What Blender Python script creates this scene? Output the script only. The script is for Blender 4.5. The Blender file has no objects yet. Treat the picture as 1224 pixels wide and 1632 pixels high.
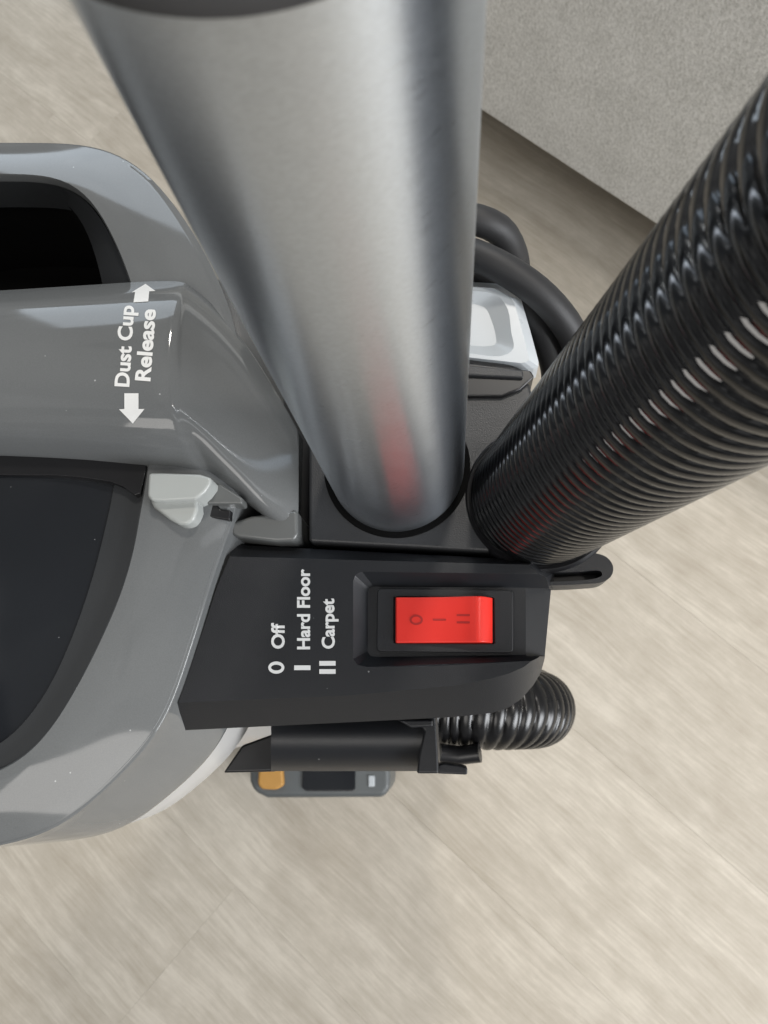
import bpy, bmesh, math, random
from mathutils import Vector, Matrix
from mathutils.bvhtree import BVHTree

# ------------------------------------------------------------------ camera / world / light
scene = bpy.context.scene
col = scene.collection
R = math.radians
FPX, PW, PH = 1226.0, 1224.0, 1632.0        # focal length and frame of the photograph in pixels
HC, ZP = 0.89, 0.70                         # camera height, height of the switch panel above the floor
NAD = (721.0, 1134.0)                       # where the point straight below the camera falls
_n = Vector((NAD[0] - PW / 2, PH / 2 - NAD[1], -FPX)).normalized()
_zc = -_n
_xc = (Vector((1, 0, 0)) - _zc * _zc.x).normalized()
_yc = _zc.cross(_xc)
CAM = Vector((0, 0, HC))

cam_data = bpy.data.cameras.new('camera')
cam = bpy.data.objects.new('camera', cam_data)
col.objects.link(cam)
scene.camera = cam
cam.matrix_world = Matrix.Translation(CAM) @ Matrix((_xc, _yc, _zc)).to_4x4()
cam_data.sensor_fit = 'VERTICAL'
cam_data.sensor_height = 36.0
cam_data.sensor_width = 27.0
cam_data.lens = 36.0 * FPX / PH
cam_data.clip_start = 0.004
cam_data.clip_end = 60
cam_data.dof.use_dof = True
cam_data.dof.focus_distance = 0.192
cam_data.dof.aperture_fstop = 38.0

world = bpy.data.worlds.new('World')
scene.world = world
world.use_nodes = True
# even room light; paler and darker cells added at random for reflections in the gloss
_wn = world.node_tree.nodes; _wl = world.node_tree.links.new
_tc = _wn.new('ShaderNodeTexCoord')
_vo = _wn.new('ShaderNodeTexVoronoi'); _vo.distance = 'CHEBYCHEV'; _vo.inputs['Scale'].default_value = 4.3
_wl(_tc.outputs['Generated'], _vo.inputs['Vector'])
_sp = _wn.new('ShaderNodeSeparateColor'); _wl(_vo.outputs['Color'], _sp.inputs[0])
_cr = _wn.new('ShaderNodeValToRGB')
_e = _cr.color_ramp.elements
_e[0].position = 0.0; _e[0].color = (0.14, 0.14, 0.15, 1)
_e[1].position = 1.0; _e[1].color = (1.0, 1.0, 1.0, 1)
_wl(_sp.outputs[0], _cr.inputs[0])
_wl(_cr.outputs[0], _wn['Background'].inputs['Color'])
_wn['Background'].inputs['Strength'].default_value = 0.38

def area(name, loc, target, sx, sy, power, color):
    d = bpy.data.lights.new(name, 'AREA')
    d.shape = 'RECTANGLE'; d.size = sx; d.size_y = sy; d.energy = power; d.color = color
    o = bpy.data.objects.new(name, d); col.objects.link(o)
    o.location = loc
    o.rotation_euler = (Vector(target) - Vector(loc)).to_track_quat('-Z', 'Y').to_euler()
    return o
area('window_light', (-0.6, 2.6, 1.9), (0, 0, 0.6), 1.9, 1.5, 28, (0.78, 0.89, 1.0))
area('window_light', (1.75, -0.95, 1.35), (0, 0, 0.5), 1.2, 1.05, 58, (0.95, 0.97, 1.0))
area('ceiling_light', (0.35, 1.25, 2.4), (0.0, 0.2, 0.2), 0.20, 0.20, 16, (1.0, 0.95, 0.88))
area('ceiling_light', (-0.30, -1.00, 2.4), (0.0, 0.2, 0.2), 1.30, 0.80, 12, (1.0, 0.96, 0.91))
area('ceiling_light', (0.95, 0.15, 2.4), (0.3, 0.0, 0.2), 0.16, 0.16, 9, (1.0, 0.95, 0.88))

vs = scene.view_settings
vs.view_transform = 'Standard'; vs.look = 'None'; vs.gamma = 1.0; vs.exposure = 0.08
vs.use_curve_mapping = False
try:
    scene.cycles.use_denoising = True
    scene.cycles.max_bounces = 10
except Exception:
    pass

# ------------------------------------------------------------------ helpers
def ray(px, py):
    r = (px - PW / 2, PH / 2 - py, -FPX)
    return Vector((_xc.dot(Vector(r)), _yc.dot(Vector(r)), _zc.dot(Vector(r))))

def U(px, py, z):
    """point of the place at height z that the photograph shows at (px, py)"""
    r = ray(px, py)
    return CAM + r * ((z - HC) / r.z)

def catmull(pts, n, closed=True):
    m = len(pts); out = []
    segs = m if closed else m - 1
    per = max(2, n // segs)
    for i in range(segs):
        if closed:
            p = [Vector(pts[(i + k - 1) % m]) for k in range(4)]
        else:
            p = [Vector(pts[min(max(i + k - 1, 0), m - 1)]) for k in range(4)]
        # centripetal-like parameter keeps unequal spacing tame
        t = [0.0]
        for k in range(3):
            t.append(t[-1] + max((p[k + 1] - p[k]).length, 1e-9) ** 0.5)
        for j in range(per):
            s = t[1] + (t[2] - t[1]) * j / per
            a1 = p[0] * ((t[1] - s) / (t[1] - t[0])) + p[1] * ((s - t[0]) / (t[1] - t[0])) if (p[1] - p[0]).length > 1e-9 else p[1]
            a2 = p[1] * ((t[2] - s) / (t[2] - t[1])) + p[2] * ((s - t[1]) / (t[2] - t[1]))
            a3 = p[2] * ((t[3] - s) / (t[3] - t[2])) + p[3] * ((s - t[2]) / (t[3] - t[2])) if (p[3] - p[2]).length > 1e-9 else p[2]
            b1 = a1 * ((t[2] - s) / (t[2] - t[0])) + a2 * ((s - t[0]) / (t[2] - t[0]))
            b2 = a2 * ((t[3] - s) / (t[3] - t[1])) + a3 * ((s - t[1]) / (t[3] - t[1]))
            out.append(b1 * ((t[2] - s) / (t[2] - t[1])) + b2 * ((s - t[1]) / (t[2] - t[1])))
    if not closed:
        out.append(Vector(pts[-1]))
    return out

def resample(pts, n, closed=False):
    P = list(pts) + ([pts[0]] if closed else [])
    L = [0.0]
    for a, b in zip(P, P[1:]):
        L.append(L[-1] + (b - a).length)
    out = []; k = 0
    cnt = n if closed else n - 1
    for i in range(n):
        s = L[-1] * i / cnt
        while k < len(P) - 2 and L[k + 1] < s:
            k += 1
        d = L[k + 1] - L[k]
        out.append(P[k].lerp(P[k + 1], (s - L[k]) / d if d > 1e-12 else 0))
    return out

def polar(pts, c, n, smooth=12):
    """radius of a closed star-shaped outline at n equal angles round c"""
    D = catmull([Vector((p[0], p[1], 0)) for p in pts], len(pts) * 12)
    A = sorted((math.atan2(p.y - c[1], p.x - c[0]), math.hypot(p.x - c[0], p.y - c[1])) for p in D)
    A = [(A[-1][0] - 2 * math.pi, A[-1][1])] + A + [(A[0][0] + 2 * math.pi, A[0][1])]
    out = []; k = 0; rad = []
    for i in range(n):
        a = -math.pi + 2 * math.pi * i / n
        while A[k + 1][0] < a:
            k += 1
        w = (a - A[k][0]) / max(A[k + 1][0] - A[k][0], 1e-9)
        r = A[k][1] + w * (A[k + 1][1] - A[k][1])
        rad.append(r)
    for _ in range(smooth):
        rad = [0.25 * rad[i - 1] + 0.5 * rad[i] + 0.25 * rad[(i + 1) % n] for i in range(n)]
    for i in range(n):
        a = -math.pi + 2 * math.pi * i / n
        out.append((c[0] + rad[i] * math.cos(a), c[1] + rad[i] * math.sin(a)))
    return out

def link(name, me, mat, parent=None, smooth=None):
    o = bpy.data.objects.new(name, me); col.objects.link(o)
    if mat is not None:
        me.materials.append(mat)
    if parent is not None:
        o.parent = parent
        o.matrix_parent_inverse = parent.matrix_world.inverted()
    if smooth is not None:
        me.polygons.foreach_set('use_smooth', [True] * len(me.polygons))
        me.set_sharp_from_angle(angle=R(smooth))
    return o

def loft_mesh(name, secs, wrap=False, cap0=False, cap1=False, wrap_secs=False):
    m = len(secs[0]); verts = [tuple(p) for s in secs for p in s]; faces = []
    ns = len(secs)
    for i in range(ns if wrap_secs else ns - 1):
        i2 = (i + 1) % ns
        for j in range(m if wrap else m - 1):
            j2 = (j + 1) % m
            faces.append((i * m + j, i * m + j2, i2 * m + j2, i2 * m + j))
    if cap0: faces.append(tuple(range(m))[::-1])
    if cap1: faces.append(tuple((ns - 1) * m + j for j in range(m)))
    me = bpy.data.meshes.new(name)
    me.from_pydata(verts, [], faces)
    bm = bmesh.new(); bm.from_mesh(me)
    bmesh.ops.recalc_face_normals(bm, faces=bm.faces)
    bm.to_mesh(me); bm.free()
    return me

def loft(name, secs, mat, parent=None, smooth=40, **kw):
    return link(name, loft_mesh(name, secs, **kw), mat, parent, smooth)

def bevel(o, w, seg=3, ang=30):
    b = o.modifiers.new('bevel', 'BEVEL')
    b.width = w; b.segments = seg; b.limit_method = 'ANGLE'; b.angle_limit = R(ang)
    b.harden_normals = True
    o.data.polygons.foreach_set('use_smooth', [True] * len(o.data.polygons))
    return o

def slab(name, outline, zt, zb, mat, parent=None, bw=0.0008, seg=3, curve=0, taper=None):
    """prism with the outline seen at height zt; straight down to zb"""
    pts = [Vector((p[0], p[1], 0)) for p in outline]
    if curve:
        pts = catmull(pts, len(pts) * curve)
    top = [U(p.x, p.y, zt) for p in pts]
    c = sum(top, Vector()) / len(top)
    bot = [Vector((p.x, p.y, zb)) for p in top]
    if taper:
        bot = [Vector((c.x + (p.x - c.x) * taper, c.y + (p.y - c.y) * taper, zb)) for p in top]
    me = loft_mesh(name, [bot, top], wrap=True, cap0=True, cap1=True)
    o = link(name, me, mat, parent, 35)
    if bw:
        bevel(o, bw, seg)
    return o

def box_between(name, lo, hi, mat, parent=None, bw=0.001):
    secs = []
    for z in (lo[2], hi[2]):
        secs.append([Vector((lo[0], lo[1], z)), Vector((hi[0], lo[1], z)), Vector((hi[0], hi[1], z)), Vector((lo[0], hi[1], z))])
    o = link(name, loft_mesh(name, secs, wrap=True, cap0=True, cap1=True), mat, parent, 35)
    return bevel(o, bw)

def frames(P):
    T = []
    for i in range(len(P)):
        a = P[max(i - 1, 0)]; b = P[min(i + 1, len(P) - 1)]
        T.append((b - a).normalized())
    n = T[0].orthogonal().normalized()
    out = []
    for i, t in enumerate(T):
        n = (n - t * n.dot(t)).normalized()
        out.append((t, n, t.cross(n)))
    return out

def tube(name, P, r, mat, parent=None, seg=20, caps=True):
    F = frames(P); secs = []
    for p, (t, n, b) in zip(P, F):
        secs.append([p + (n * math.cos(2 * math.pi * k / seg) + b * math.sin(2 * math.pi * k / seg)) * r for k in range(seg)])
    return loft(name, secs, mat, parent, 50, wrap=True, cap0=caps, cap1=caps)

def rib_hose(name, path, r, pitch, depth, mat, parent=None, seg=72, sub=10, sharp=0.55, hand=1):
    """corrugated hose: one ridge wound round the path as a helix"""
    L = sum((b - a).length for a, b in zip(path, path[1:]))
    n = int(L / pitch * sub)
    P = resample(path, n)
    F = frames(P); secs = []
    for i, (p, (t, nn, b)) in enumerate(zip(P, F)):
        s = i / sub
        ring = []
        for k in range(seg):
            a = 2 * math.pi * k / seg
            f = (s + hand * k / seg) % 1.0
            x = abs(2 * f - 1)                       # 1 in the groove, 0 on the crest
            prof = max(0.0, 1 - x ** 2.1) ** sharp
            ring.append(p + (nn * math.cos(a) + b * math.sin(a)) * (r - depth * (1 - prof)))
        secs.append(ring)
    return loft(name, secs, mat, parent, 80, wrap=True, cap0=True, cap1=True)

def thing(name, loc, label, cat):
    o = bpy.data.objects.new(name, None); col.objects.link(o)
    o.location = loc; o['label'] = label; o['category'] = cat
    o.empty_display_size = 0.05
    bpy.context.view_layer.update()
    return o

# ------------------------------------------------------------------ materials
def new_mat(name):
    m = bpy.data.materials.new(name); m.use_nodes = True
    nt = m.node_tree
    return m, nt, nt.nodes['Principled BSDF']

def plastic(name, color, rough, bump=0.0, bscale=2500, coat=0.0, var=0.06, speck=0.0, spec=0.5, metal=0.0, flake=0.0, rvar=0.06):
    m, nt, b = new_mat(name)
    N = nt.nodes.new; Lk = nt.links.new
    tc = N('ShaderNodeTexCoord')
    b.inputs['Roughness'].default_value = rough
    b.inputs['Metallic'].default_value = metal
    b.inputs['Specular IOR Level'].default_value = spec
    if coat:
        b.inputs['Coat Weight'].default_value = coat
        b.inputs['Coat Roughness'].default_value = 0.05
    nz = N('ShaderNodeTexNoise'); nz.inputs['Scale'].default_value = 55; nz.inputs['Detail'].default_value = 5
    Lk(tc.outputs['Object'], nz.inputs['Vector'])
    mr = N('ShaderNodeMapRange'); mr.inputs['To Min'].default_value = 1 - var; mr.inputs['To Max'].default_value = 1 + var
    Lk(nz.outputs['Fac'], mr.inputs['Value'])
    mul = N('ShaderNodeMix'); mul.data_type = 'RGBA'; mul.blend_type = 'MULTIPLY'; mul.inputs[0].default_value = 1
    mul.inputs[6].default_value = (*color, 1); Lk(mr.outputs[0], mul.inputs[7])
    out = mul.outputs[2]
    if flake:
        fz = N('ShaderNodeTexNoise'); fz.inputs['Scale'].default_value = 3800; fz.inputs['Detail'].default_value = 1
        Lk(tc.outputs['Object'], fz.inputs['Vector'])
        fr = N('ShaderNodeMapRange'); fr.inputs['To Min'].default_value = 1 - flake; fr.inputs['To Max'].default_value = 1 + flake
        Lk(fz.outputs['Fac'], fr.inputs['Value'])
        m2 = N('ShaderNodeMix'); m2.data_type = 'RGBA'; m2.blend_type = 'MULTIPLY'; m2.inputs[0].default_value = 1
        Lk(out, m2.inputs[6]); Lk(fr.outputs[0], m2.inputs[7]); out = m2.outputs[2]
    if speck:
        v = N('ShaderNodeTexVoronoi'); v.inputs['Scale'].default_value = 300
        Lk(tc.outputs['Object'], v.inputs['Vector'])
        cr = N('ShaderNodeSeparateColor'); Lk(v.outputs['Color'], cr.inputs[0])
        sz = N('ShaderNodeMapRange'); sz.inputs['From Min'].default_value = 0.72; sz.inputs['From Max'].default_value = 1.0
        sz.inputs['To Min'].default_value = 0.0; sz.inputs['To Max'].default_value = 0.075
        Lk(cr.outputs[0], sz.inputs['Value'])
        lt = N('ShaderNodeMath'); lt.operation = 'LESS_THAN'
        Lk(v.outputs['Distance'], lt.inputs[0]); Lk(sz.outputs[0], lt.inputs[1])
        ml = N('ShaderNodeMath'); ml.operation = 'MULTIPLY'; ml.inputs[1].default_value = speck; Lk(lt.outputs[0], ml.inputs[0])
        mx = N('ShaderNodeMix'); mx.data_type = 'RGBA'; Lk(ml.outputs[0], mx.inputs[0])
        Lk(out, mx.inputs[6]); mx.inputs[7].default_value = (0.55, 0.56, 0.56, 1); out = mx.outputs[2]
    Lk(out, b.inputs['Base Color'])
    rz = N('ShaderNodeTexNoise'); rz.inputs['Scale'].default_value = 120; rz.inputs['Detail'].default_value = 4
    Lk(tc.outputs['Object'], rz.inputs['Vector'])
    rr = N('ShaderNodeMapRange'); rr.inputs['To Min'].default_value = max(0.02, rough - rvar); rr.inputs['To Max'].default_value = rough + rvar
    Lk(rz.outputs['Fac'], rr.inputs['Value']); Lk(rr.outputs[0], b.inputs['Roughness'])
    if bump:
        bz = N('ShaderNodeTexNoise'); bz.inputs['Scale'].default_value = bscale; bz.inputs['Detail'].default_value = 2
        Lk(tc.outputs['Object'], bz.inputs['Vector'])
        bp = N('ShaderNodeBump'); bp.inputs['Strength'].default_value = bump; bp.inputs['Distance'].default_value = 0.0002
        Lk(bz.outputs['Fac'], bp.inputs['Height']); Lk(bp.outputs[0], b.inputs['Normal'])
    return m

M_GREY = plastic('grey_gloss_plastic', (0.126, 0.131, 0.132), 0.07, flake=0.14, speck=0.5, rvar=0.03)
M_GREYD = plastic('grey_bracket_plastic', (0.11, 0.114, 0.112), 0.3)
M_CHAR = plastic('charcoal_plastic', (0.0115, 0.0125, 0.0148), 0.40, bump=0.30, bscale=4200, speck=0.30)
M_CHART = plastic('charcoal_textured_plastic', (0.030, 0.031, 0.033), 0.40, bump=0.4, bscale=3200)
M_BEZEL = plastic('dark_bezel_plastic', (0.030, 0.032, 0.034), 0.38, bump=0.15, bscale=4000)
M_SMOKE = plastic('smoked_gloss_plastic', (0.0115, 0.0130, 0.0155), 0.10, speck=0.40, rvar=0.04)
M_BLACK = plastic('black_plastic', (0.008, 0.008, 0.009), 0.35)
M_HOSE = plastic('black_gloss_hose_plastic', (0.004, 0.0042, 0.0046), 0.09, rvar=0.03, bump=0.08, bscale=300, spec=0.85)
M_RUB = plastic('black_cord_rubber', (0.016, 0.016, 0.017), 0.55, bump=0.2, bscale=2500)
M_WHITE = plastic('pale_clip_plastic', (0.47, 0.50, 0.52), 0.30)
M_LATCH = plastic('pale_grey_latch_plastic', (0.36, 0.375, 0.36), 0.24)
M_RED = plastic('red_rocker_plastic', (0.72, 0.028, 0.018), 0.36, bump=0.08, bscale=3500, var=0.03)
M_REDD = plastic('dark_red_moulded_mark', (0.36, 0.012, 0.010), 0.5)
M_PRINT = plastic('white_print', (0.70, 0.70, 0.685), 0.5, var=0.10)
M_ORANGE = plastic('orange_pedal_plastic', (0.48, 0.25, 0.06), 0.5)

def tube_metal():
    m, nt, b = new_mat('brushed_aluminium')
    N = nt.nodes.new; Lk = nt.links.new
    b.inputs['Metallic'].default_value = 1.0
    b.inputs['Base Color'].default_value = (0.64, 0.69, 0.75, 1)
    b.inputs['Roughness'].default_value = 0.33
    tc = N('ShaderNodeTexCoord'); mp = N('ShaderNodeMapping')
    mp.inputs['Scale'].default_value = (260, 260, 4200)
    Lk(tc.outputs['Object'], mp.inputs['Vector'])
    nz = N('ShaderNodeTexNoise'); nz.inputs['Scale'].default_value = 1; nz.inputs['Detail'].default_value = 4
    Lk(mp.outputs[0], nz.inputs['Vector'])
    bp = N('ShaderNodeBump'); bp.inputs['Strength'].default_value = 0.22; bp.inputs['Distance'].default_value = 0.0001
    Lk(nz.outputs['Fac'], bp.inputs['Height']); Lk(bp.outputs[0], b.inputs['Normal'])
    rr = N('ShaderNodeMapRange'); rr.inputs['To Min'].default_value = 0.24; rr.inputs['To Max'].default_value = 0.36
    Lk(nz.outputs['Fac'], rr.inputs['Value']); Lk(rr.outputs[0], b.inputs['Roughness'])
    mp2 = N('ShaderNodeMapping'); mp2.inputs['Scale'].default_value = (1500, 1500, 4500)
    Lk(tc.outputs['Object'], mp2.inputs['Vector'])
    n2 = N('ShaderNodeTexNoise'); n2.inputs['Scale'].default_value = 1; n2.inputs['Detail'].default_value = 3
    Lk(mp2.outputs[0], n2.inputs['Vector'])
    sc_ = N('ShaderNodeMapRange'); sc_.inputs['From Min'].default_value = 0.3; sc_.inputs['From Max'].default_value = 0.7
    sc_.inputs['To Min'].default_value = 0.92; sc_.inputs['To Max'].default_value = 1.07
    Lk(n2.outputs['Fac'], sc_.inputs['Value'])
    mm = N('ShaderNodeMix'); mm.data_type = 'RGBA'; mm.blend_type = 'MULTIPLY'; mm.inputs[0].default_value = 1
    mm.inputs[6].default_value = b.inputs['Base Color'].default_value; Lk(sc_.outputs[0], mm.inputs[7])
    Lk(mm.outputs[2], b.inputs['Base Color'])
    b.inputs['Anisotropic'].default_value = 0.65
    b.inputs['Anisotropic Rotation'].default_value = 0.25
    tg = N('ShaderNodeTangent'); tg.direction_type = 'RADIAL'; tg.axis = 'Z'
    Lk(tg.outputs[0], b.inputs['Tangent'])
    return m
M_TUBE = tube_metal()
M_GAP = plastic('recess_shade_black', (0.003, 0.003, 0.003), 0.85, spec=0.1)  # near-black standing in for the shade in gaps and recesses

def clear_plastic():
    m, nt, b = new_mat('frosted_clear_plastic')
    b.inputs['Base Color'].default_value = (0.80, 0.79, 0.77, 1)
    b.inputs['Roughness'].default_value = 0.25
    b.inputs['Transmission Weight'].default_value = 0.45
    b.inputs['IOR'].default_value = 1.25
    return m
M_CLEAR = clear_plastic()

def wood():
    m, nt, b = new_mat('pale_oak_vinyl')
    N = nt.nodes.new; Lk = nt.links.new
    tc = N('ShaderNodeTexCoord'); oi = N('ShaderNodeObjectInfo')
    off = N('ShaderNodeVectorMath'); off.operation = 'MULTIPLY_ADD'
    cb = N('ShaderNodeCombineXYZ')
    for k in range(3): Lk(oi.outputs['Random'], cb.inputs[k])
    off.inputs[1].default_value = (37, 91, 53)
    Lk(cb.outputs[0], off.inputs[0]); Lk(tc.outputs['Object'], off.inputs[2])
    # slow warp for cathedral grain
    wz = N('ShaderNodeTexNoise'); wz.inputs['Scale'].default_value = 3.2; wz.inputs['Detail'].default_value = 2
    Lk(off.outputs[0], wz.inputs['Vector'])
    wm = N('ShaderNodeVectorMath'); wm.operation = 'MULTIPLY_ADD'; wm.inputs[1].default_value = (0.0, 0.045, 0)
    Lk(wz.outputs['Color'], wm.inputs[0]); Lk(off.outputs[0], wm.inputs[2])
    def noise(sx, sy, det, rough=0.6):
        mp = N('ShaderNodeMapping'); mp.inputs['Scale'].default_value = (sx, sy, 1)
        Lk(wm.outputs[0], mp.inputs['Vector'])
        z = N('ShaderNodeTexNoise'); z.inputs['Scale'].default_value = 1; z.inputs['Detail'].default_value = det
        z.inputs['Roughness'].default_value = rough
        Lk(mp.outputs[0], z.inputs['Vector'])
        return z.outputs['Fac']
    g1 = noise(3.4, 34, 4); g2 = noise(17, 330, 6, 0.8); g3 = noise(30, 48, 5)
    def mix(a, bb, f):
        x = N('ShaderNodeMix'); x.data_type = 'FLOAT'; x.inputs[0].default_value = f
        Lk(a, x.inputs[2]); Lk(bb, x.inputs[3]); return x.outputs[0]
    g = mix(mix(g1, g2, 0.58), g3, 0.26)
    cr = N('ShaderNodeValToRGB')
    e = cr.color_ramp.elements
    e[0].position = 0.38; e[0].color = (0.372, 0.330, 0.267, 1)
    e[1].position = 0.60; e[1].color = (0.545, 0.498, 0.422, 1)
    x = e.new(0.50); x.color = (0.446, 0.403, 0.336, 1)
    Lk(g, cr.inputs[0])
    hv = N('ShaderNodeMapRange'); hv.inputs['To Min'].default_value = 0.975; hv.inputs['To Max'].default_value = 1.025
    Lk(oi.outputs['Random'], hv.inputs['Value'])
    mu = N('ShaderNodeMix'); mu.data_type = 'RGBA'; mu.blend_type = 'MULTIPLY'; mu.inputs[0].default_value = 1
    Lk(cr.outputs[0], mu.inputs[6]); Lk(hv.outputs[0], mu.inputs[7])
    Lk(mu.outputs[2], b.inputs['Base Color'])
    b.inputs['Roughness'].default_value = 0.5
    b.inputs['Specular IOR Level'].default_value = 0.35
    bp = N('ShaderNodeBump'); bp.inputs['Strength'].default_value = 0.18; bp.inputs['Distance'].default_value = 0.0006
    Lk(g2, bp.inputs['Height']); Lk(bp.outputs[0], b.inputs['Normal'])
    return m
M_WOOD = wood()

def fabric():
    m, nt, b = new_mat('oatmeal_upholstery')
    N = nt.nodes.new; Lk = nt.links.new
    tc = N('ShaderNodeTexCoord')
    def nz(scale, det, st=(1, 1, 1)):
        mp = N('ShaderNodeMapping'); mp.inputs['Scale'].default_value = st
        Lk(tc.outputs['Object'], mp.inputs['Vector'])
        z = N('ShaderNodeTexNoise'); z.inputs['Scale'].default_value = scale; z.inputs['Detail'].default_value = det
        Lk(mp.outputs[0], z.inputs['Vector']); return z.outputs['Fac']
    a = nz(400, 3, (1, 1, 0.6)); c = nz(900, 2, (0.5, 0.5, 1)); d = nz(26, 3)
    s = N('ShaderNodeMix'); s.data_type = 'FLOAT'; s.inputs[0].default_value = 0.45; Lk(a, s.inputs[2]); Lk(c, s.inputs[3])
    s2 = N('ShaderNodeMix'); s2.data_type = 'FLOAT'; s2.inputs[0].default_value = 0.15; Lk(s.outputs[0], s2.inputs[2]); Lk(d, s2.inputs[3])
    cr = N('ShaderNodeValToRGB'); e = cr.color_ramp.elements
    e[0].position = 0.36; e[0].color = (0.54, 0.54, 0.51, 1)
    e[1].position = 0.63; e[1].color = (0.92, 0.92, 0.895, 1)
    Lk(s2.outputs[0], cr.inputs[0]); Lk(cr.outputs[0], b.inputs['Base Color'])
    b.inputs['Roughness'].default_value = 0.95
    b.inputs['Specular IOR Level'].default_value = 0.15
    b.inputs['Sheen Weight'].default_value = 0.15
    bp = N('ShaderNodeBump'); bp.inputs['Strength'].default_value = 0.6; bp.inputs['Distance'].default_value = 0.0012
    Lk(s.outputs[0], bp.inputs['Height']); Lk(bp.outputs[0], b.inputs['Normal'])
    return m
M_FAB = fabric()

# ------------------------------------------------------------------ floor and its planks
ZSF = 0.09
SA, SB = U(770, 180, ZSF), U(1030, 350, ZSF)
E_DIR = (SB - SA); E_DIR.z = 0; E_DIR.normalize()            # along the planks and the sofa front
E_NRM = Vector((-E_DIR.y, E_DIR.x, 0))                       # away from the camera
FANG = math.atan2(E_DIR.y, E_DIR.x)
fc = Vector((-0.05, 0.35, 0))
me = bpy.data.meshes.new('floor')
me.from_pydata([tuple(fc + E_DIR * a + E_NRM * b + Vector((0, 0, -0.004))) for a, b in ((-3, -2.4), (3, -2.4), (3, 2.4), (-3, 2.4))], [], [(0, 1, 2, 3)])
floor = link('floor', me, plastic('floor_seam', (0.34, 0.30, 0.235), 0.8))
floor['kind'] = 'structure'
floor['label'] = 'pale oak plank floor under the vacuum cleaner'
PWD, PLN, GAP = 0.184, 1.83, 0.00012
bm = bmesh.new()
bmesh.ops.create_cube(bm, size=1.0)
bmesh.ops.scale(bm, vec=(PLN - GAP, PWD - GAP, 0.003), verts=bm.verts)
bmesh.ops.translate(bm, vec=(0, 0, -0.0015), verts=bm.verts)
bmesh.ops.bevel(bm, geom=[e for e in bm.edges if e.calc_length() > 0.1 and e.verts[0].co.z > -0.001 and e.verts[1].co.z > -0.001], offset=0.00008, segments=1, affect='EDGES')
pme = bpy.data.meshes.new('plank'); bm.to_mesh(pme); bm.free()
pme.materials.append(M_WOOD)
P_SEAM = U(250, 1560, 0)                                     # end joint seen low in the photograph
rng = random.Random(5)
s0 = (P_SEAM - fc).dot(E_NRM); a0 = (P_SEAM - fc).dot(E_DIR)
for k in range(-5, 9):
    sh = a0 if k == 0 else a0 + rng.uniform(0.84, 1.0)
    for j in range(-2, 3):
        a = sh + (j + 0.5) * PLN; b = s0 + 0.03 + k * PWD
        if abs(a) > 2.2 or abs(b) > 1.9: continue
        o = bpy.data.objects.new('plank', pme); col.objects.link(o)
        o.parent = floor
        o.location = fc + E_DIR * a + E_NRM * b
        o.rotation_euler = (0, 0, FANG)

# ------------------------------------------------------------------ sofa
sofa_root = thing('sofa', (SA + SB) / 2 + E_NRM * 0.4 - Vector((0, 0, ZSF)), 'oatmeal woven fabric sofa base raised off the floor behind the hose', 'sofa')
def sofa_box(name, a0, a1, d0, d1, z0, z1, mat, bw):
    secs = []
    for z in (z0, z1):
        secs.append([Vector((SA.x, SA.y, 0)) + E_DIR * a + E_NRM * d + Vector((0, 0, z)) for a, d in ((a0, d0), (a1, d0), (a1, d1), (a0, d1))])
    o = link(name, loft_mesh(name, secs, wrap=True, cap0=True, cap1=True), mat, sofa_root, 35)
    return bevel(o, bw, 4)
sofa_box('base', -0.75, 1.1, 0.0, 0.80, ZSF, 0.44, M_FAB, 0.006)
sofa_box('seat_cushion', -0.74, 1.09, 0.01, 0.79, 0.442, 0.56, M_FAB, 0.03)
for a in (-0.6, 0.95):
    for d in (0.10, 0.70):
        sofa_box('leg', a, a + 0.05, d, d + 0.05, 0.0, ZSF, M_BLACK, 0.003)

# ------------------------------------------------------------------ vacuum cleaner
vac = thing('vacuum_cleaner', (-0.03, 0.03, 0), 'grey and charcoal upright vacuum cleaner with metal handle tube and red switch', 'vacuum cleaner')
ZL = ZP + 0.004
LC = (-20.0, 786.0)
NA = 220

outer = [(0, 228), (100, 228), (150, 231), (195, 246), (240, 280), (290, 345), (325, 400), (350, 455), (372, 510), (386, 600), (389, 700), (381, 780),
         (369, 833), (343, 905), (300, 1043), (253, 1163), (171, 1253), (86, 1322), (0, 1347), (-150, 1362), (-330, 1310), (-500, 1150), (-580, 960),
         (-600, 786), (-570, 600), (-480, 400), (-330, 270), (-150, 230)]
inner = [(0, 280), (90, 283), (130, 300), (160, 345), (205, 450), (228, 560), (236, 650), (232, 740), (218, 822), (210, 870), (190, 940), (160, 1010),
         (120, 1090), (70, 1170), (30, 1210), (0, 1225), (-60, 1243), (-220, 1200), (-360, 1040), (-420, 786), (-370, 500), (-250, 330), (-100, 283)]
inner2 = [(0, 303), (70, 303), (105, 315), (130, 345), (160, 445), (180, 560), (186, 650), (182, 770), (170, 830), (150, 910), (120, 1000), (80, 1090),
          (40, 1150), (0, 1187), (-60, 1208), (-210, 1160), (-330, 1010), (-378, 786), (-340, 520), (-230, 350), (-100, 306)]
PO, PI_, PI2 = polar(outer, LC, NA), polar(inner, LC, NA), polar(inner2, LC, NA)
def ring(px, z): return [U(x, y, z) for x, y in px]
def between(A, B, w): return [(a[0] + (b[0] - a[0]) * w, a[1] + (b[1] - a[1]) * w) for a, b in zip(A, B)]
lid_secs = []
lid_secs.append([Vector((p.x, p.y, ZL - 0.010)) for p in ring(PI_, ZL + 0.0035)])
lid_secs.append([Vector((p.x, p.y, ZL + 0.0027)) for p in ring(PI_, ZL + 0.0035)])
lid_secs.append(ring(between(PI_, PO, 0.03), ZL + 0.0036))
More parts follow.
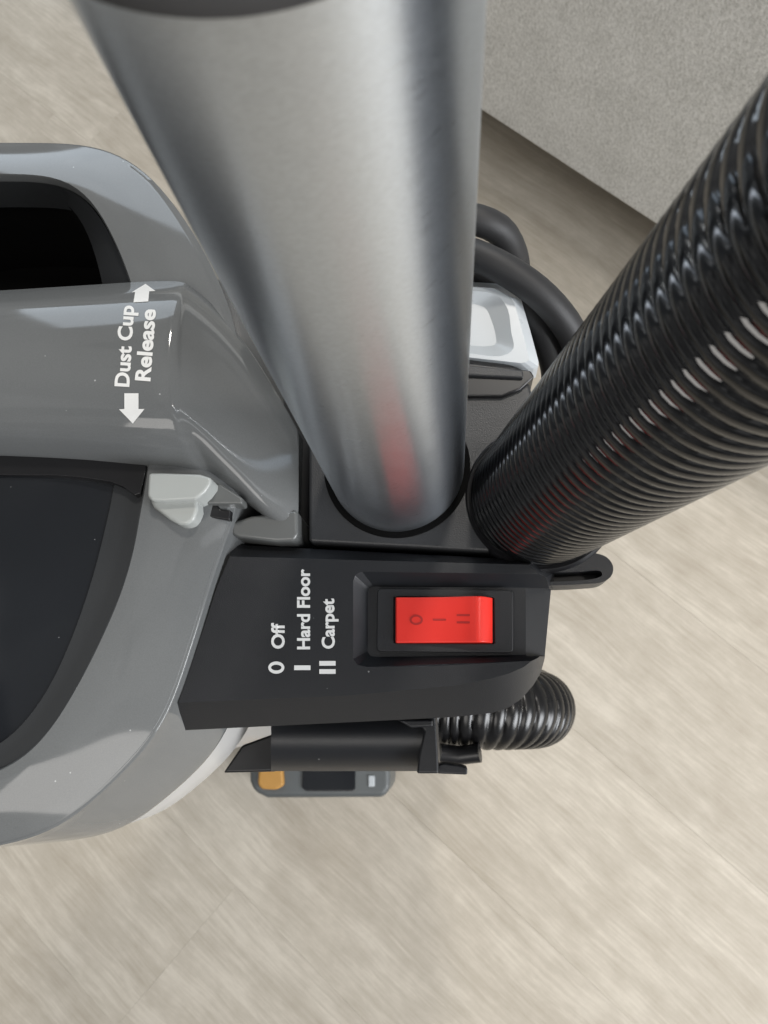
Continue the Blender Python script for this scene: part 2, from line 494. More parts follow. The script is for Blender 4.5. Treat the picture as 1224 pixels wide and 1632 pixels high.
for w in (0.12, 0.25, 0.38, 0.5, 0.62, 0.74, 0.84, 0.91, 0.955):
    lid_secs.append(ring(between(PI_, PO, w), ZL + 0.0036 - 0.0046 * w ** 1.8))
rim = ring(PO, ZL - 0.0012)
cen = sum(rim, Vector()) / NA
def scaled(P, s, z):
    out = []
    for p in P:
        d = Vector((p.x - cen.x, p.y - cen.y)); g = 1.0
        if s > 1: g = max(0.2, min(1.0, 0.22 + 0.97 * d.normalized().x))     # the skirt flares toward the body
        e = 1 + (s - 1) * g
        out.append(Vector((cen.x + d.x * e, cen.y + d.y * e, z)))
    return out
lid_secs.append(scaled(rim, 0.990, ZL - 0.0010))
lid_secs.append(scaled(rim, 0.9972, ZL - 0.0012))
lid_secs.append(scaled(rim, 0.9994, ZL - 0.00145))
lid_secs.append(scaled(rim, 1.0, ZL - 0.0019))
for z, s in ((0.0028, 1.0), (0.008, 1.012), (0.016, 1.036), (0.026, 1.064), (0.0335, 1.084), (0.0348, 1.086), (0.0358, 1.082)):
    lid_secs.append(scaled(rim, s, ZL - z))
lid_secs.append(scaled(rim, 1.0, ZL - 0.0358))
lid = loft('dust_cup_lid', lid_secs, M_GREY, vac, 50, wrap=True)
# bezel inside the lid opening: a steep wall by the finger well, nearly flush by the smoked cover
bz0 = []; bz1 = []; bz2 = []
for (a, b2) in zip(PI_, PI2):
    t = max(0.0, min(1.0, (a[1] - 480) / 200.0))
    zin = ZL - 0.0085 * (1 - t) + 0.0006 * t
    p = U(a[0], a[1], ZL + 0.0035); d = (Vector((cen.x, cen.y, 0)) - Vector((p.x, p.y, 0))).normalized() * 0.0004
    bz0.append(Vector((p.x, p.y, ZL + 0.0010)) + d)
    bz1.append(U(b2[0], b2[1], zin))
    q = bz1[-1]; bz2.append(Vector((q.x, q.y, zin - (0.045 * (1 - t) + 0.003 * t))))
loft('bezel', [[Vector((p.x, p.y, p.z - 0.012)) for p in bz0], bz0, bz1], M_BEZEL, lid, 40, wrap=True)
loft('well_wall', [[p + Vector((0, 0, -0.0001)) for p in bz1], bz2], M_GAP, lid, 40, wrap=True)  # shade of the deep recess put into the wall's near-black colour
# smoked cover under the handle, toward the front
cov = [p for p in PI2]
def cover_secs():
    secs = []
    c0 = U(-60, 880, ZL)
    rim_ = [Vector((p.x, p.y, max(p.z, ZL) - 0.0002)) for p in bz1]
    rim_ = [U(x, max(y, 520), ZL + 0.0002) for x, y in PI2]
    for s, dz in ((0.999, 0.0002), (0.95, 0.0004), (0.85, 0.0008), (0.7, 0.0013), (0.5, 0.0018), (0.25, 0.0021), (0.01, 0.0022)):
        secs.append([Vector((c0.x + (p.x - c0.x) * s, c0.y + (p.y - c0.y) * s, ZL + dz)) for p in rim_])
    return secs
loft('smoked_cover', cover_secs(), M_SMOKE, lid, 60, wrap=True, cap1=True)
cb_ = [(-390, 690), (-200, 690), (0, 690), (120, 690), (200, 700), (234, 720), (232, 752), (224, 786), (214, 790), (196, 776), (176, 768), (130, 761), (90, 758), (0, 757), (-100, 758), (-240, 764), (-376, 775)]
slab('bezel_crossbar', cb_, ZL + 0.0034, ZL - 0.004, M_BLACK, lid, 0.0003, 2)  # bezel strip; its black also paints the dark gap under the handle
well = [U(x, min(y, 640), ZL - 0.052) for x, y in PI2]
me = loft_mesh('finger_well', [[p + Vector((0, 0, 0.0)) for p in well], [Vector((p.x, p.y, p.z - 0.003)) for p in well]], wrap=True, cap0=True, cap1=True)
link('finger_well', me, M_GAP, lid, 30)  # well floor coloured near-black for the shade in the opening

# clear dust cup below the lid
cup_secs = [scaled(rim, s, ZL - z) for z, s in ((0.0345, 1.072), (0.048, 1.078), (0.0605, 1.080), (0.062, 1.076), (0.063, 0.98), (0.070, 0.90), (0.40, 0.82), (0.42, 0.80))]
loft('dust_cup', cup_secs, M_CLEAR, vac, 50, wrap=True, cap1=True)
core = [scaled(rim, s, ZL - z) for z, s in ((0.062, 0.84), (0.085, 0.82), (0.38, 0.76))]
loft('dust_cup_core', core, M_GREYD, vac, 50, wrap=True, cap0=True, cap1=True)

# ---- carry handle bridging the lid
ZH = ZP + 0.020
def S(pts): return pts
# each station: a top edge, b, c crown, d crease, e bottom edge  (px, py, z relative to ZH)
st = [
    [(-420, 520, -.022), (-420, 545, -.014), (-420, 600, -.012), (-420, 670, -.014), (-420, 715, -.024)],
    [(-300, 487, -.014), (-300, 517, -.005), (-300, 600, -.003), (-300, 680, -.005), (-300, 725, -.016)],
    [(-150, 471, -.0115), (-150, 504, -.0025), (-150, 600, -.0005), (-150, 680, -.0030), (-150, 727, -.0140)],
    [(0, 463, -.0110), (0, 497, -.0022), (0, 598, 0), (0, 682, -.0028), (0, 729, -.0135)],
    [(130, 455, -.0110), (130, 489, -.0022), (130, 596, 0), (130, 686, -.0030), (130, 737, -.0140)],
    [(225, 449, -.0110), (223, 483, -.0022), (222, 594, 0), (226, 690, -.0032), (240, 751, -.0150)],
    [(274, 448, -.0110), (268, 482, -.0024), (265, 592, -.0005), (275, 686, -.0037), (308, 756, -.0156)],
    [(291, 450, -.0112), (285, 484, -.0030), (280, 592, -.0016), (292, 683, -.0044), (333, 758, -.0160)],
    [(300, 454, -.0120), (296, 489, -.0046), (293, 594, -.0032), (308, 686, -.0054), (346, 766, -.0166)],
    [(340, 487, -.0160), (340, 525, -.0100), (345, 620, -.0088), (360, 740, -.0105), (385, 795, -.0185)],
    [(400, 560, -.0200), (402, 600, -.0155), (408, 690, -.0142), (415, 800, -.0155), (425, 826, -.0205)],
    [(455, 650, -.0225), (458, 690, -.0198), (460, 750, -.0190), (458, 828, -.0196), (455, 846, -.0220)],
    [(474, 685, -.0235), (476, 715, -.0220), (476, 765, -.0215), (474, 832, -.0220), (468, 850, -.0235)],
]
def cross(stn):
    pts3 = [U(x, y, ZH + z) for x, y, z in stn]
    c = catmull(pts3, 24, closed=False)
    c = resample(c, 25)
    zb = ZP - 0.012
    if stn[0][0] < 345:                      # free bar: the underside turns in
        mid = (c[0] + c[-1]) / 2
        a1 = c[0].lerp(mid, 0.03) + Vector((0, 0, -0.0022)); a2 = c[0].lerp(mid, 0.16) + Vector((0, 0, -0.0040))
        e1 = c[-1].lerp(mid, 0.04) + Vector((0, 0, -0.0016)); e2 = c[-1].lerp(mid, 0.22) + Vector((0, 0, -0.0030))
        return [a2, a1] + c + [e1, e2]
    a = Vector((c[0].x, c[0].y, zb)); e = Vector((c[-1].x, c[-1].y, zb))
    mid = (c[0] + c[-1]) / 2
    a1 = Vector((c[0].x, c[0].y, min(c[0].z - 0.004, ZH - .016))); e1 = Vector((c[-1].x, c[-1].y, c[-1].z - 0.003))
    return [a, a1.lerp(c[0], 0.3)] + c + [e1.lerp(c[-1], 0.3), e]
hs = [cross(s) for s in st]
# extra smoothing along the bar
dense = []
for i in range(len(hs) - 1):
    for k in range(5):
        t = k / 5
        row = []
        for j in range(len(hs[0])):
            p0 = hs[max(i - 1, 0)][j]; p1 = hs[i][j]; p2 = hs[i + 1][j]; p3 = hs[min(i + 2, len(hs) - 1)][j]
            m1 = (p2 - p0) * 0.5; m2 = (p3 - p1) * 0.5
            lim = (p2 - p1).length
            if m1.length > lim * 1.5: m1 = m1.normalized() * lim * 1.5
            if m2.length > lim * 1.5: m2 = m2.normalized() * lim * 1.5
            t2, t3 = t * t, t * t * t
            row.append(p1 * (2 * t3 - 3 * t2 + 1) + m1 * (t3 - 2 * t2 + t) + p2 * (-2 * t3 + 3 * t2) + m2 * (t3 - t2))
        dense.append(row)
dense.append(hs[-1])
handle = loft('carry_handle', dense, M_GREY, vac, 60, cap0=True, cap1=True)
hbm = bmesh.new(); hbm.from_mesh(handle.data)
HB = BVHTree.FromBMesh(hbm); hbm.free()

# lower bracket of the handle end
slab('handle_bracket', [(368, 832), (400, 822), (474, 812), (475, 852), (468, 862), (440, 863), (380, 856), (368, 850)], ZP + 0.0005, ZP - 0.022, M_GREYD, vac, 0.0012)
slab('latch_rail', [(318, 775), (350, 770), (386, 793), (386, 803), (330, 803)], ZP + 0.0065, ZP + 0.001, M_GREYD, vac, 0.0006)
slab('latch_gap_shade', [(318, 806), (345, 803), (352, 812), (368, 813), (366, 829), (330, 824)], ZP + 0.0048, ZP - 0.004, M_BLACK, vac, 0.0004)  # black slab painting the dark gap between lid and bracket

# release latch: ridge on top, rounded tongue below
latch = slab('release_latch', [(236, 753), (262, 753), (318, 755), (337, 761), (335, 772), (326, 784), (312, 796), (262, 799), (240, 798), (234, 790)], ZP + 0.0125, ZP + 0.002, M_LATCH, vac, 0.0011, 3)
slab('tongue', [(237, 795), (262, 794), (314, 790), (315, 812), (309, 828), (299, 836), (286, 836), (270, 828), (244, 809)], ZP + 0.0100, ZP + 0.002, M_LATCH, latch, 0.0010, 3)

# ---- switch panel (a solid with the switch recess cut into it)
T = [(366, 887), (842, 900), (868, 922), (859, 1028), (856, 1041), (849, 1052), (835, 1063), (812, 1073), (785, 1081), (750, 1088), (720, 1093), (560, 1108), (284, 1120), (318, 1020), (346, 935)]
Bt = [(370, 868), (856, 893), (884, 912), (868, 1050), (862, 1072), (850, 1092), (832, 1113), (812, 1127), (785, 1136), (750, 1140), (720, 1143), (560, 1151), (290, 1164), (283, 1120), (335, 975)]
zt = [ZP] * 15
zb = [ZP - 0.005, ZP - 0.005, ZP - 0.008] + [ZP - 0.010] * 12
top = [U(x, y, z) for (x, y), z in zip(T, zt)]
low = [U(x, y, z) for (x, y), z in zip(Bt, zb)]
# left edge of the panel follows the lid
low[14] = top[14] + Vector((-0.0005, 0, -0.006)); low[13] = top[13] + Vector((-0.0005, 0, -0.008))
bot = [Vector((p.x, p.y, ZP - 0.024)) for p in low]
panel = link('switch_panel', loft_mesh('switch_panel', [bot, low, top], wrap=True, cap0=True, cap1=True), M_CHAR, vac, 30)
ZR = ZP - 0.0042
rec_top = [(563, 926), (566, 917), (577, 911), (900, 915), (900, 1050), (585, 1063), (570, 1060), (563, 1050)]
rec_bot = [(586, 945), (588, 938), (596, 935), (900, 937), (900, 1043), (600, 1047), (590, 1045), (586, 1038)]
rt = [U(x, y, ZP) for x, y in rec_top]; rb = [U(x, y, ZR) for x, y in rec_bot]
up = [a + (a - b).normalized() * 0.003 for a, b in zip(rt, rb)]
cutter = link('cutter', loft_mesh('cutter', [rb, up], wrap=True, cap0=True, cap1=True), None)
# right end of the recess falls away to the edge
fall = [[U(838, y, ZR + 0.00002), U(905, y, ZR - 0.014), U(905, y, ZP + 0.006), U(838, y, ZP + 0.006)] for y in (938, 1046)]
cutter2 = link('cutter', loft_mesh('cutter', fall, wrap=True, cap0=True, cap1=True), None)
for c in (cutter, cutter2):
    bo = panel.modifiers.new('recess', 'BOOLEAN'); bo.operation = 'DIFFERENCE'; bo.object = c; bo.solver = 'EXACT'
dg = bpy.context.evaluated_depsgraph_get(); dg.update()
nme = bpy.data.meshes.new_from_object(panel.evaluated_get(dg))
panel.modifiers.clear(); panel.data = nme
if not nme.materials: nme.materials.append(M_CHAR)
for c in (cutter, cutter2): bpy.data.objects.remove(c)
bevel(panel, 0.0007, 3, 20)

# rocker switch
frame_o = [(601, 938), (818, 941), (818, 1040), (600, 1038)]
frame_i = [(628, 951), (787, 952), (788, 1026), (628, 1025)]
def rrect(c4, z, r, n=5):
    P = [U(x, y, z) for x, y in c4]; out = []
    for i in range(4):
        p = P[i]; a = (P[i - 1] - p).normalized() * r; b = (P[(i + 1) % 4] - p).normalized() * r
        for k in range(n + 1):
            t = k / n
            out.append((p + a) * (1 - t) ** 2 + p * 2 * t * (1 - t) + (p + b) * t * t)
    return out
fo = rrect(frame_o, ZR + 0.0016, 0.0012); fi = rrect(frame_i, ZR + 0.0016, 0.0004)
fz = [[Vector((p.x, p.y, ZR - 0.002)) for p in fo], fo, fi, [Vector((p.x, p.y, ZR - 0.006)) for p in fi]]
sw = loft('switch_frame', fz, M_CHAR, vac, 30, wrap=True, cap1=True)
bevel(sw, 0.0003, 2)
# rocker body: dished profile along its length, high at the far end
prof = [(630.5, -.004), (630.5, .0022), (632, .0027), (655, .0027), (680, .0028), (705, .0030), (730, .0036), (748, .0043), (757, .0047), (763, .0047), (769, .0043), (776, .0033), (783, .0020), (785.5, .0012), (785.5, -.004)]
y0, y1 = 952.5, 1025
zb_ = ZR + 0.0016
secs = []
for y in (y0, y1):
    row = []
    for x, z in prof:
        q = U(x, y, zb_); row.append(Vector((q.x, q.y, ZR + z)))
    secs.append(row)
rock = link('rocker', loft_mesh('rocker', secs, wrap=True, cap0=True, cap1=True), M_RED, sw, 25)
bevel(rock, 0.00035, 3, 25)
rbm = bmesh.new(); rbm.from_mesh(rock.data); RB = BVHTree.FromBMesh(rbm); rbm.free()
pbm = bmesh.new(); pbm.from_mesh(nme); PB = BVHTree.FromBMesh(pbm); pbm.free()

# ---- printed marks: flat outlines laid onto the surface that carries them
def lay(name, bm2, bvh, mat, parent, off=0.00012, edge=4.0):
    for _ in range(4):
        long_e = [e for e in bm2.edges if e.calc_length() > edge]
        if not long_e: break
        bmesh.ops.subdivide_edges(bm2, edges=long_e, cuts=1)
        bmesh.ops.triangulate(bm2, faces=[f for f in bm2.faces if len(f.verts) > 3])
    keep = []
    for v in bm2.verts:
        r = ray(v.co.x, v.co.y).normalized()
        hit, nrm, idx, dist = bvh.ray_cast(CAM, r)
        if hit is None:
            keep.append(v); continue
        if nrm.dot(r) > 0: nrm = -nrm
        v.co = hit + nrm * off
    if keep: bmesh.ops.delete(bm2, geom=keep, context='VERTS')
    for f in bm2.faces:
        f.normal_update()
        if f.normal.z < 0: f.normal_flip()
    me2 = bpy.data.meshes.new(name); bm2.to_mesh(me2); bm2.free()
    return link(name, me2, mat, parent)

def text_bm(body, weight, spacing=1.0):
    cu = bpy.data.curves.new('lettering', 'FONT'); cu.body = body; cu.offset = weight; cu.fill_mode = 'FRONT'
    cu.resolution_u = 4; cu.space_character = spacing
    o = bpy.data.objects.new('lettering', cu); col.objects.link(o)
    dg = bpy.context.evaluated_depsgraph_get(); dg.update()
    me2 = bpy.data.meshes.new_from_object(o.evaluated_get(dg))
    bpy.data.objects.remove(o); bpy.data.curves.remove(cu)
    bm2 = bmesh.new(); bm2.from_mesh(me2); bpy.data.meshes.remove(me2)
    return bm2

CAPH = None
def lettering(body, p_start, p_end, cap, bvh, parent, weight=0.030, spacing=1.0):
    """text whose baseline runs from p_start to p_end in the photograph, letters 'cap' high"""
    bm2 = text_bm(body, weight, spacing)
    x0 = min(v.co.x for v in bm2.verts); x1 = max(v.co.x for v in bm2.verts)
    capu = 0.73
    dx, dy = p_end[0] - p_start[0], p_end[1] - p_start[1]
    L = math.hypot(dx, dy); ux, uy = dx / L, dy / L
    # up direction of the letters: image-left for text that reads upward
    vx, vy = uy, -ux
    for v in bm2.verts:
        s = (v.co.x - x0) / (x1 - x0) * L; h = v.co.y / capu * cap
        v.co = Vector((p_start[0] + ux * s + vx * h, p_start[1] + uy * s + vy * h, 0))
    return lay('lettering', bm2, bvh, M_PRINT, parent)

def poly_mark(name, pts, bvh, mat, parent, hole=None):
    bm2 = bmesh.new()
    if hole is None:
        bm2.faces.new([bm2.verts.new((x, y, 0)) for x, y in pts])
        bmesh.ops.triangulate(bm2, faces=bm2.faces[:])
    else:
        a = [bm2.verts.new((x, y, 0)) for x, y in pts]; b = [bm2.verts.new((x, y, 0)) for x, y in hole]
        n = len(a)
        for i in range(n):
            bm2.faces.new((a[i], a[(i + 1) % n], b[(i + 1) % n], b[i]))
    return lay(name, bm2, bvh, mat, parent)

def rect(x0, y0, x1, y1): return [(x0, y0), (x1, y0), (x1, y1), (x0, y1)]
def ell(cx, cy, rx, ry, n=28): return [(cx + rx * math.cos(2 * math.pi * k / n), cy + ry * math.sin(2 * math.pi * k / n)) for k in range(n)]

lettering('Off', (453, 1034), (453, 993), 21, PB, panel)
lettering('Hard Floor', (493.5, 1035), (493.5, 907), 20.5, PB, panel)
lettering('Carpet', (533, 1034), (532, 954), 20.5, PB, panel)
poly_mark('off_symbol', ell(440.5, 1064, 12.8, 9.8), PB, M_PRINT, panel, hole=ell(440.5, 1064, 8.3, 4.6))
poly_mark('bar_symbol', rect(469, 1060.5, 495, 1068), PB, M_PRINT, panel)
poly_mark('bar_symbol', rect(509, 1053.5, 535, 1061), PB, M_PRINT, panel)
poly_mark('bar_symbol', rect(509, 1066.5, 535, 1074), PB, M_PRINT, panel)
lettering('Dust Cup', (205.5, 617), (213.5, 488), 23.5, HB, handle)
lettering('Release', (239, 608), (248, 494), 24.5, HB, handle)
poly_mark('arrow', [(232, 453), (248, 464.5), (238, 465), (236.5, 481), (213, 482.5), (215.5, 466), (210, 466.5)], HB, M_PRINT, handle)
poly_mark('arrow', [(212, 675), (190, 652.5), (198.5, 652), (198.5, 627), (221, 627), (221, 652), (230.5, 652)], HB, M_PRINT, handle)
poly_mark('off_mark', ell(663.5, 988, 10.5, 8.3, 24), RB, M_REDD, rock, hole=ell(663.5, 988, 7.4, 5.2, 24))
poly_mark('bar_mark', rect(690, 986.3, 711, 989.2), RB, M_REDD, rock)
poly_mark('bar_mark', rect(728, 979.0, 749, 982.0), RB, M_REDD, rock)
poly_mark('bar_mark', rect(728, 990.5, 749, 993.5), RB, M_REDD, rock)

# ---- socket plate that carries tube and hose
ZS = ZP - 0.0035
plate_px = [(492, 864), (492, 700), (495, 560), (640, 545), (770, 560), (838, 590), (852, 640), (960, 700), (960, 850), (930, 884), (860, 888), (800, 881), (680, 874)]
plate = slab('tube_socket', plate_px, ZS, ZP - 0.05, M_CHART, vac, 0.0010)
slab('gap_backing', [(392, 980), (392, 520), (348, 432), (520, 400), (520, 980)], ZP - 0.0245, ZP - 0.09, M_BLACK, vac, 0.001)  # black slab added so the gap beside lid and tube reads dark
body_px = [(505, 1085), (500, 600), (820, 600), (850, 760), (838, 900), (820, 1060), (760, 1100)]
slab('body', body_px, ZP - 0.0245, 0.16, M_CHAR, vac, 0.002)

# ---- handle tube
TR = 0.01775
TC = Vector((-0.0133, 0.0627, 0))
_near = 0.06407 - TR
_r = ray(385, 17); GZ = HC + _r.z * (_near / math.hypot(_r.x, _r.y))
def circ(c, r, z, n=96): return [Vector((c.x + r * math.cos(2 * math.pi * k / n), c.y + r * math.sin(2 * math.pi * k / n), z)) for k in range(n)]
tube_o = bpy.data.objects.new('handle_tube', loft_mesh('handle_tube', [[p - Vector((TC.x, TC.y, 0)) for p in circ(TC, TR, z)] for z in (ZS - 0.03, ZS + 0.02, 0.75, 0.79, 0.86, 0.95)], wrap=True, cap0=True, cap1=True))
col.objects.link(tube_o); tube_o.location = TC
tube_o.data.materials.append(M_TUBE)
tube_o.data.polygons.foreach_set('use_smooth', [True] * len(tube_o.data.polygons)); tube_o.data.set_sharp_from_angle(angle=R(40))
bpy.context.view_layer.update()
tube_o.parent = vac; tube_o.matrix_parent_inverse = vac.matrix_world.inverted()
bpy.context.view_layer.update()
g = [(TR + 0.0002, GZ + 0.004), (TR + 0.0010, GZ), (TR + 0.0018, GZ + 0.0008), (TR + 0.0020, GZ + 0.003), (TR + 0.0022, 0.90), (TR + 0.001, 1.02), (TR - 0.004, 1.03)]
loft('grip', [circ(TC, r, z) for r, z in g], plastic('soft_grip_rubber', (0.05, 0.05, 0.052), 0.6), tube_o, 50, wrap=True, cap1=True)
# near-black ring painting the shaded gap where the tube enters
loft('tube_gap_ring', [circ(TC, TR + r, ZS + z) for r, z in ((-0.0002, 0.0004), (0.0012, 0.0005), (0.0016, 0.0003), (0.0017, -0.001))], M_GAP, vac, 50, wrap=True)

# ---- hose
HB0 = U(862, 792, ZS)
HUP = -ray(498, 1094).normalized()
HR = 0.0181
path = [HB0 - HUP * 0.012 + HUP * (0.012 * i) for i in range(18)]
tail = [path[-1] + HUP * 0.03 + Vector((0.008, 0, 0)), path[-1] + HUP * 0.055 + Vector((0.03, -0.005, 0)), path[-1] + HUP * 0.062 + Vector((0.065, -0.02, 0)),
        path[-1] + HUP * 0.045 + Vector((0.10, -0.035, 0)), path[-1] + HUP * 0.0 + Vector((0.125, -0.045, 0)), path[-1] + HUP * -0.08 + Vector((0.145, -0.05, 0))]
hpath = resample(catmull(path + tail, 400, closed=False), 300)
hose = rib_hose('hose', hpath, HR, 0.0033, 0.0012, M_HOSE, vac)
cuff = [(HR - 0.0006, 0.0022), (HR + 0.0008, 0.0026), (HR + 0.0016, 0.0016), (HR + 0.0016, -0.012)]
hz = Vector((0.0, 0.0, 1.0))
loft('hose_cuff', [[HB0 + HUP * 0 + Vector((math.cos(2 * math.pi * k / 80) * r, math.sin(2 * math.pi * k / 80) * r, z - 0.002)) for k in range(80)] for r, z in cuff], M_BLACK, vac, 40, wrap=True)

# ---- loop hook at the back edge
lo_px = [(800, 868), (850, 874), (905, 879), (945, 881), (967, 888), (977, 902), (975, 917), (962, 927), (930, 931), (880, 933), (830, 932), (800, 915)]
li_px = [(835, 908), (850, 909), (880, 912), (925, 911), (950, 909), (958, 911), (960, 916), (952, 921), (925, 925), (880, 927), (850, 926), (836, 918)]
ZK = ZP - 0.0045
c_ = (890, 914)
A_ = [Vector((x, y, 0)) for x, y in catmull([Vector((p[0], p[1], 0)) for p in lo_px], 120)] if False else resample([Vector((p.x, p.y, 0)) for p in catmull([Vector((q[0], q[1], 0)) for q in lo_px], 120)], 72, closed=True)
B_ = resample([Vector((p.x, p.y, 0)) for p in catmull([Vector((q[0], q[1], 0)) for q in li_px], 120)], 72, closed=True)
to = [U(p.x, p.y, ZK) for p in A_]; ti = [U(p.x, p.y, ZK) for p in B_]
lk = link('loop_hook', loft_mesh('loop_hook', [to, ti, [Vector((p.x, p.y, ZK - 0.008)) for p in ti], [Vector((p.x, p.y, ZK - 0.008)) for p in to]], wrap=True, wrap_secs=True), M_CHAR, vac, 40)
bevel(lk, 0.0009, 3, 40)
loft('hook_slot_fill', [[Vector((p.x, p.y, ZK - 0.0062)) for p in ti], [Vector((p.x, p.y, ZK - 0.0075)) for p in ti]], M_BLACK, lk, 30, wrap=True, cap0=True, cap1=True)  # black fill added so the slot of the hook reads as shade

# ---- pale cord hook with dished top on a charcoal foot
clip_px = [(650, 448), (742, 449), (792, 452), (829, 472), (846, 530), (860, 583), (846, 590), (742, 577), (650, 575)]
ZC = ZP - 0.002
dish_o = [(660, 462), (742, 463), (790, 470), (808, 490), (815, 530), (818, 556), (800, 567), (742, 563), (660, 560)]
dish_i = [(670, 482), (742, 483), (772, 490), (783, 510), (790, 535), (790, 548), (775, 552), (742, 550), (670, 548)]
def loop60(px, z, smooth):
    q = [Vector((x, y, 0)) for x, y in px]
    if smooth: q = catmull(q, 120)
    return [U(p.x, p.y, z) for p in resample(q, 72, closed=True)]
def inset(P, w, z):
    m = sum(P, Vector()) / len(P)
    return [Vector((p.x, p.y, 0)) + (Vector((m.x, m.y, 0)) - Vector((p.x, p.y, 0))).normalized() * w + Vector((0, 0, z)) for p in P]
k0 = loop60(clip_px, ZC - 0.003, False)
k1 = loop60([(650, 456), (742, 457), (787, 459), (818, 477), (833, 530), (844, 574), (834, 579), (742, 569), (650, 567)], ZC, False)
k2 = loop60(dish_o, ZC, True); k3 = loop60(dish_i, ZC - 0.0022, True)
ch = loft('cord_hook', [[Vector((p.x, p.y, ZC - 0.010)) for p in k0], k0, k1, k2, k3], M_WHITE, vac, 30, wrap=True, cap0=True, cap1=True)
bevel(ch, 0.0005, 2, 15)
foot = slab('cord_hook_foot', [(650, 572), (742, 577), (846, 590), (852, 600), (830, 620), (800, 632), (742, 632), (650, 625)], ZP - 0.0022, ZP - 0.03, M_BLACK, vac, 0.0006)
slab('foot_ledge', [(650, 578), (742, 582), (834, 590), (834, 602), (742, 598), (650, 594)], ZP - 0.0012, ZP - 0.006, M_CHART, foot, 0.0005)

# ---- lower hose bending down behind the body
zq = ZP - 0.17
p1 = U(660, 1125, zq); p2 = U(772, 1130, zq)
lp = [p1 - Vector((0.02, 0, 0)), p1, p1.lerp(p2, 0.5), p2, p2 + Vector((0.014, 0, -0.006)), p2 + Vector((0.025, 0, -0.022)), p2 + Vector((0.028, 0.002, -0.05)), p2 + Vector((0.022, 0.010, -0.11)), p2 + Vector((-0.01, 0.02, -0.22))]
lower = rib_hose('lower_hose', resample(catmull(lp, 200, closed=False), 150), 0.0178, 0.0047, 0.0017, plastic('black_lower_hose_plastic', (0.006, 0.006, 0.0065), 0.28, spec=0.5), vac, sharp=0.55)

# ---- tool holder below the panel
zt_ = ZP - 0.045
rows = []
for x in (432, 470, 520, 580, 640, 684):
    arc = []
    for k in range(13):
        t = k / 12
        y = 1118 + (1229 - 1118) * t
        h = math.sin(math.pi * t) ** 0.6 * 0.012 if 0 < t < 1 else 0
        arc.append(U(x, y, zt_ - 0.012 + h))
    lowp = [Vector((p.x, p.y, zt_ - 0.03)) for p in arc]
    rows.append(arc + lowp[::-1])
th = loft('tool_holder', rows, M_CHAR, vac, 50, wrap=True, cap0=True, cap1=True)
bk = slab('bracket_plate', [(656, 1140), (694, 1140), (698, 1200), (699, 1233), (664, 1233), (668, 1200), (676, 1165)], zt_ + 0.0012, zt_ - 0.03, M_CHAR, vac, 0.0007)
slab('bracket_tab', [(696, 1219), (708, 1216), (735, 1220), (745, 1223), (745, 1235), (720, 1234), (696, 1233)], zt_ - 0.004, zt_ - 0.012, M_CHAR, bk, 0.0006)
slab('holder_foot', [(355, 1232), (385, 1188), (440, 1168), (440, 1230)], zt_ - 0.016, zt_ - 0.04, M_BLACK, th, 0.0008)
slab('bracket_rib', [(632, 1147), (690, 1147), (690, 1158), (655, 1160)], zt_ + 0.003, zt_ - 0.02, M_CHAR, bk, 0.0006)
tube('hose_clip', [U(700, 1200, zq + 0.012), U(730, 1204, zq + 0.010), U(765, 1200, zq + 0.012)], 0.004, M_BLACK, vac, 16)

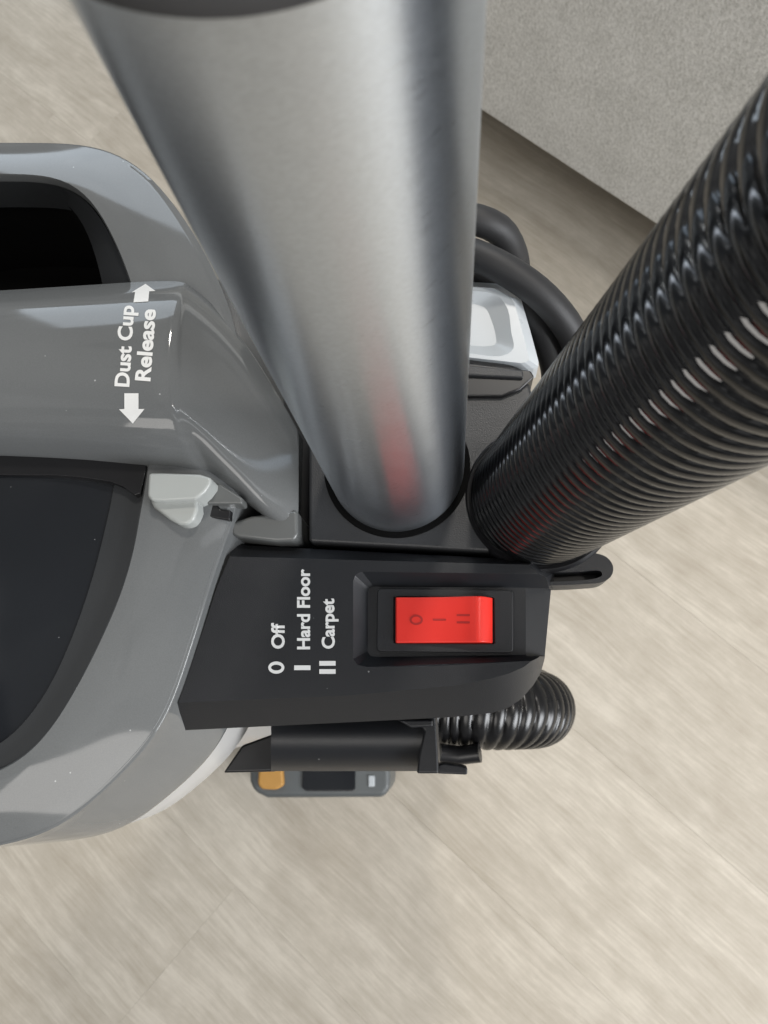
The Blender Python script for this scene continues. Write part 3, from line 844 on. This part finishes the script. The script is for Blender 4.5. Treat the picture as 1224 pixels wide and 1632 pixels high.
# ---- floor nozzle far below
zn = 0.085
noz = slab('floor_nozzle', [(396, 1000), (622, 1000), (622, 1255), (612, 1271), (425, 1272), (404, 1262), (397, 1245)], zn, 0.006, plastic('nozzle_grey_plastic', (0.095, 0.104, 0.106), 0.4), vac, 0.006, 4)
slab('pedal', [(412, 1222), (450, 1222), (452, 1252), (440, 1259), (416, 1258), (410, 1250)], zn + 0.006, zn - 0.004, M_ORANGE, noz, 0.003, 4)
slab('window', [(482, 1222), (566, 1222), (566, 1258), (560, 1261), (488, 1261), (481, 1256)], zn + 0.0025, zn - 0.004, M_SMOKE, noz, 0.001, 3)
slab('badge', [(587, 1236), (597, 1236), (597, 1254), (587, 1254)], zn + 0.002, zn - 0.004, M_WHITE, noz, 0.001, 2)
slab('neck', [(600, 960), (740, 960), (740, 1120), (600, 1120)], 0.19, zn - 0.01, M_CHAR, noz, 0.004, 3)

# ------------------------------------------------------------------ power cord looped over the hook
CR = 0.0043
def wp(x, y, dz): return U(x, y, ZP + dz)
loops = [
    # outer loop, high
    wp(560, 430, -0.10), wp(600, 372, -0.03), wp(680, 345, -0.004), wp(750, 348, 0.0), wp(795, 366, -0.004), wp(818, 405, -0.014), wp(822, 450, -0.03),
]
def down(p, dz, sx=0.0, sy=0.0): return Vector((p.x + sx, p.y + sy, p.z + dz))
e1 = loops[-1]
cord_pts = loops + [down(e1, -0.06, 0.002), down(e1, -0.20, 0.004), down(e1, -0.26, -0.02), down(e1, -0.27, -0.045), down(e1, -0.24, -0.07), ]
s2 = wp(600, 440, -0.05)
cord_pts += [down(s2, -0.08), s2, wp(660, 400, -0.006), wp(740, 402, 0.002), wp(800, 427, 0.002), wp(860, 468, -0.002), wp(905, 520, -0.010), wp(930, 580, -0.024), wp(938, 640, -0.05)]
e2 = cord_pts[-1]
cord_pts += [down(e2, -0.06, -0.002), down(e2, -0.18, -0.006), down(e2, -0.24, -0.03), down(e2, -0.24, -0.06), down(e2, -0.2, -0.085)]
s3 = wp(610, 470, -0.06)
cord_pts += [down(s3, -0.08), s3, wp(670, 425, -0.014), wp(740, 425, -0.010), wp(800, 455, -0.010), wp(845, 497, -0.013), wp(872, 545, -0.020), wp(885, 600, -0.034)]
e3 = cord_pts[-1]
cord_pts += [down(e3, -0.05, 0, -0.002), down(e3, -0.20, 0, -0.004)]
P = resample(catmull(cord_pts, 900, closed=False), 520)
cord = tube('power_cord', P, CR, M_RUB, None, 24)
cord['label'] = 'thick black rubber power cord looped over the pale hook'
cord['category'] = 'cord'
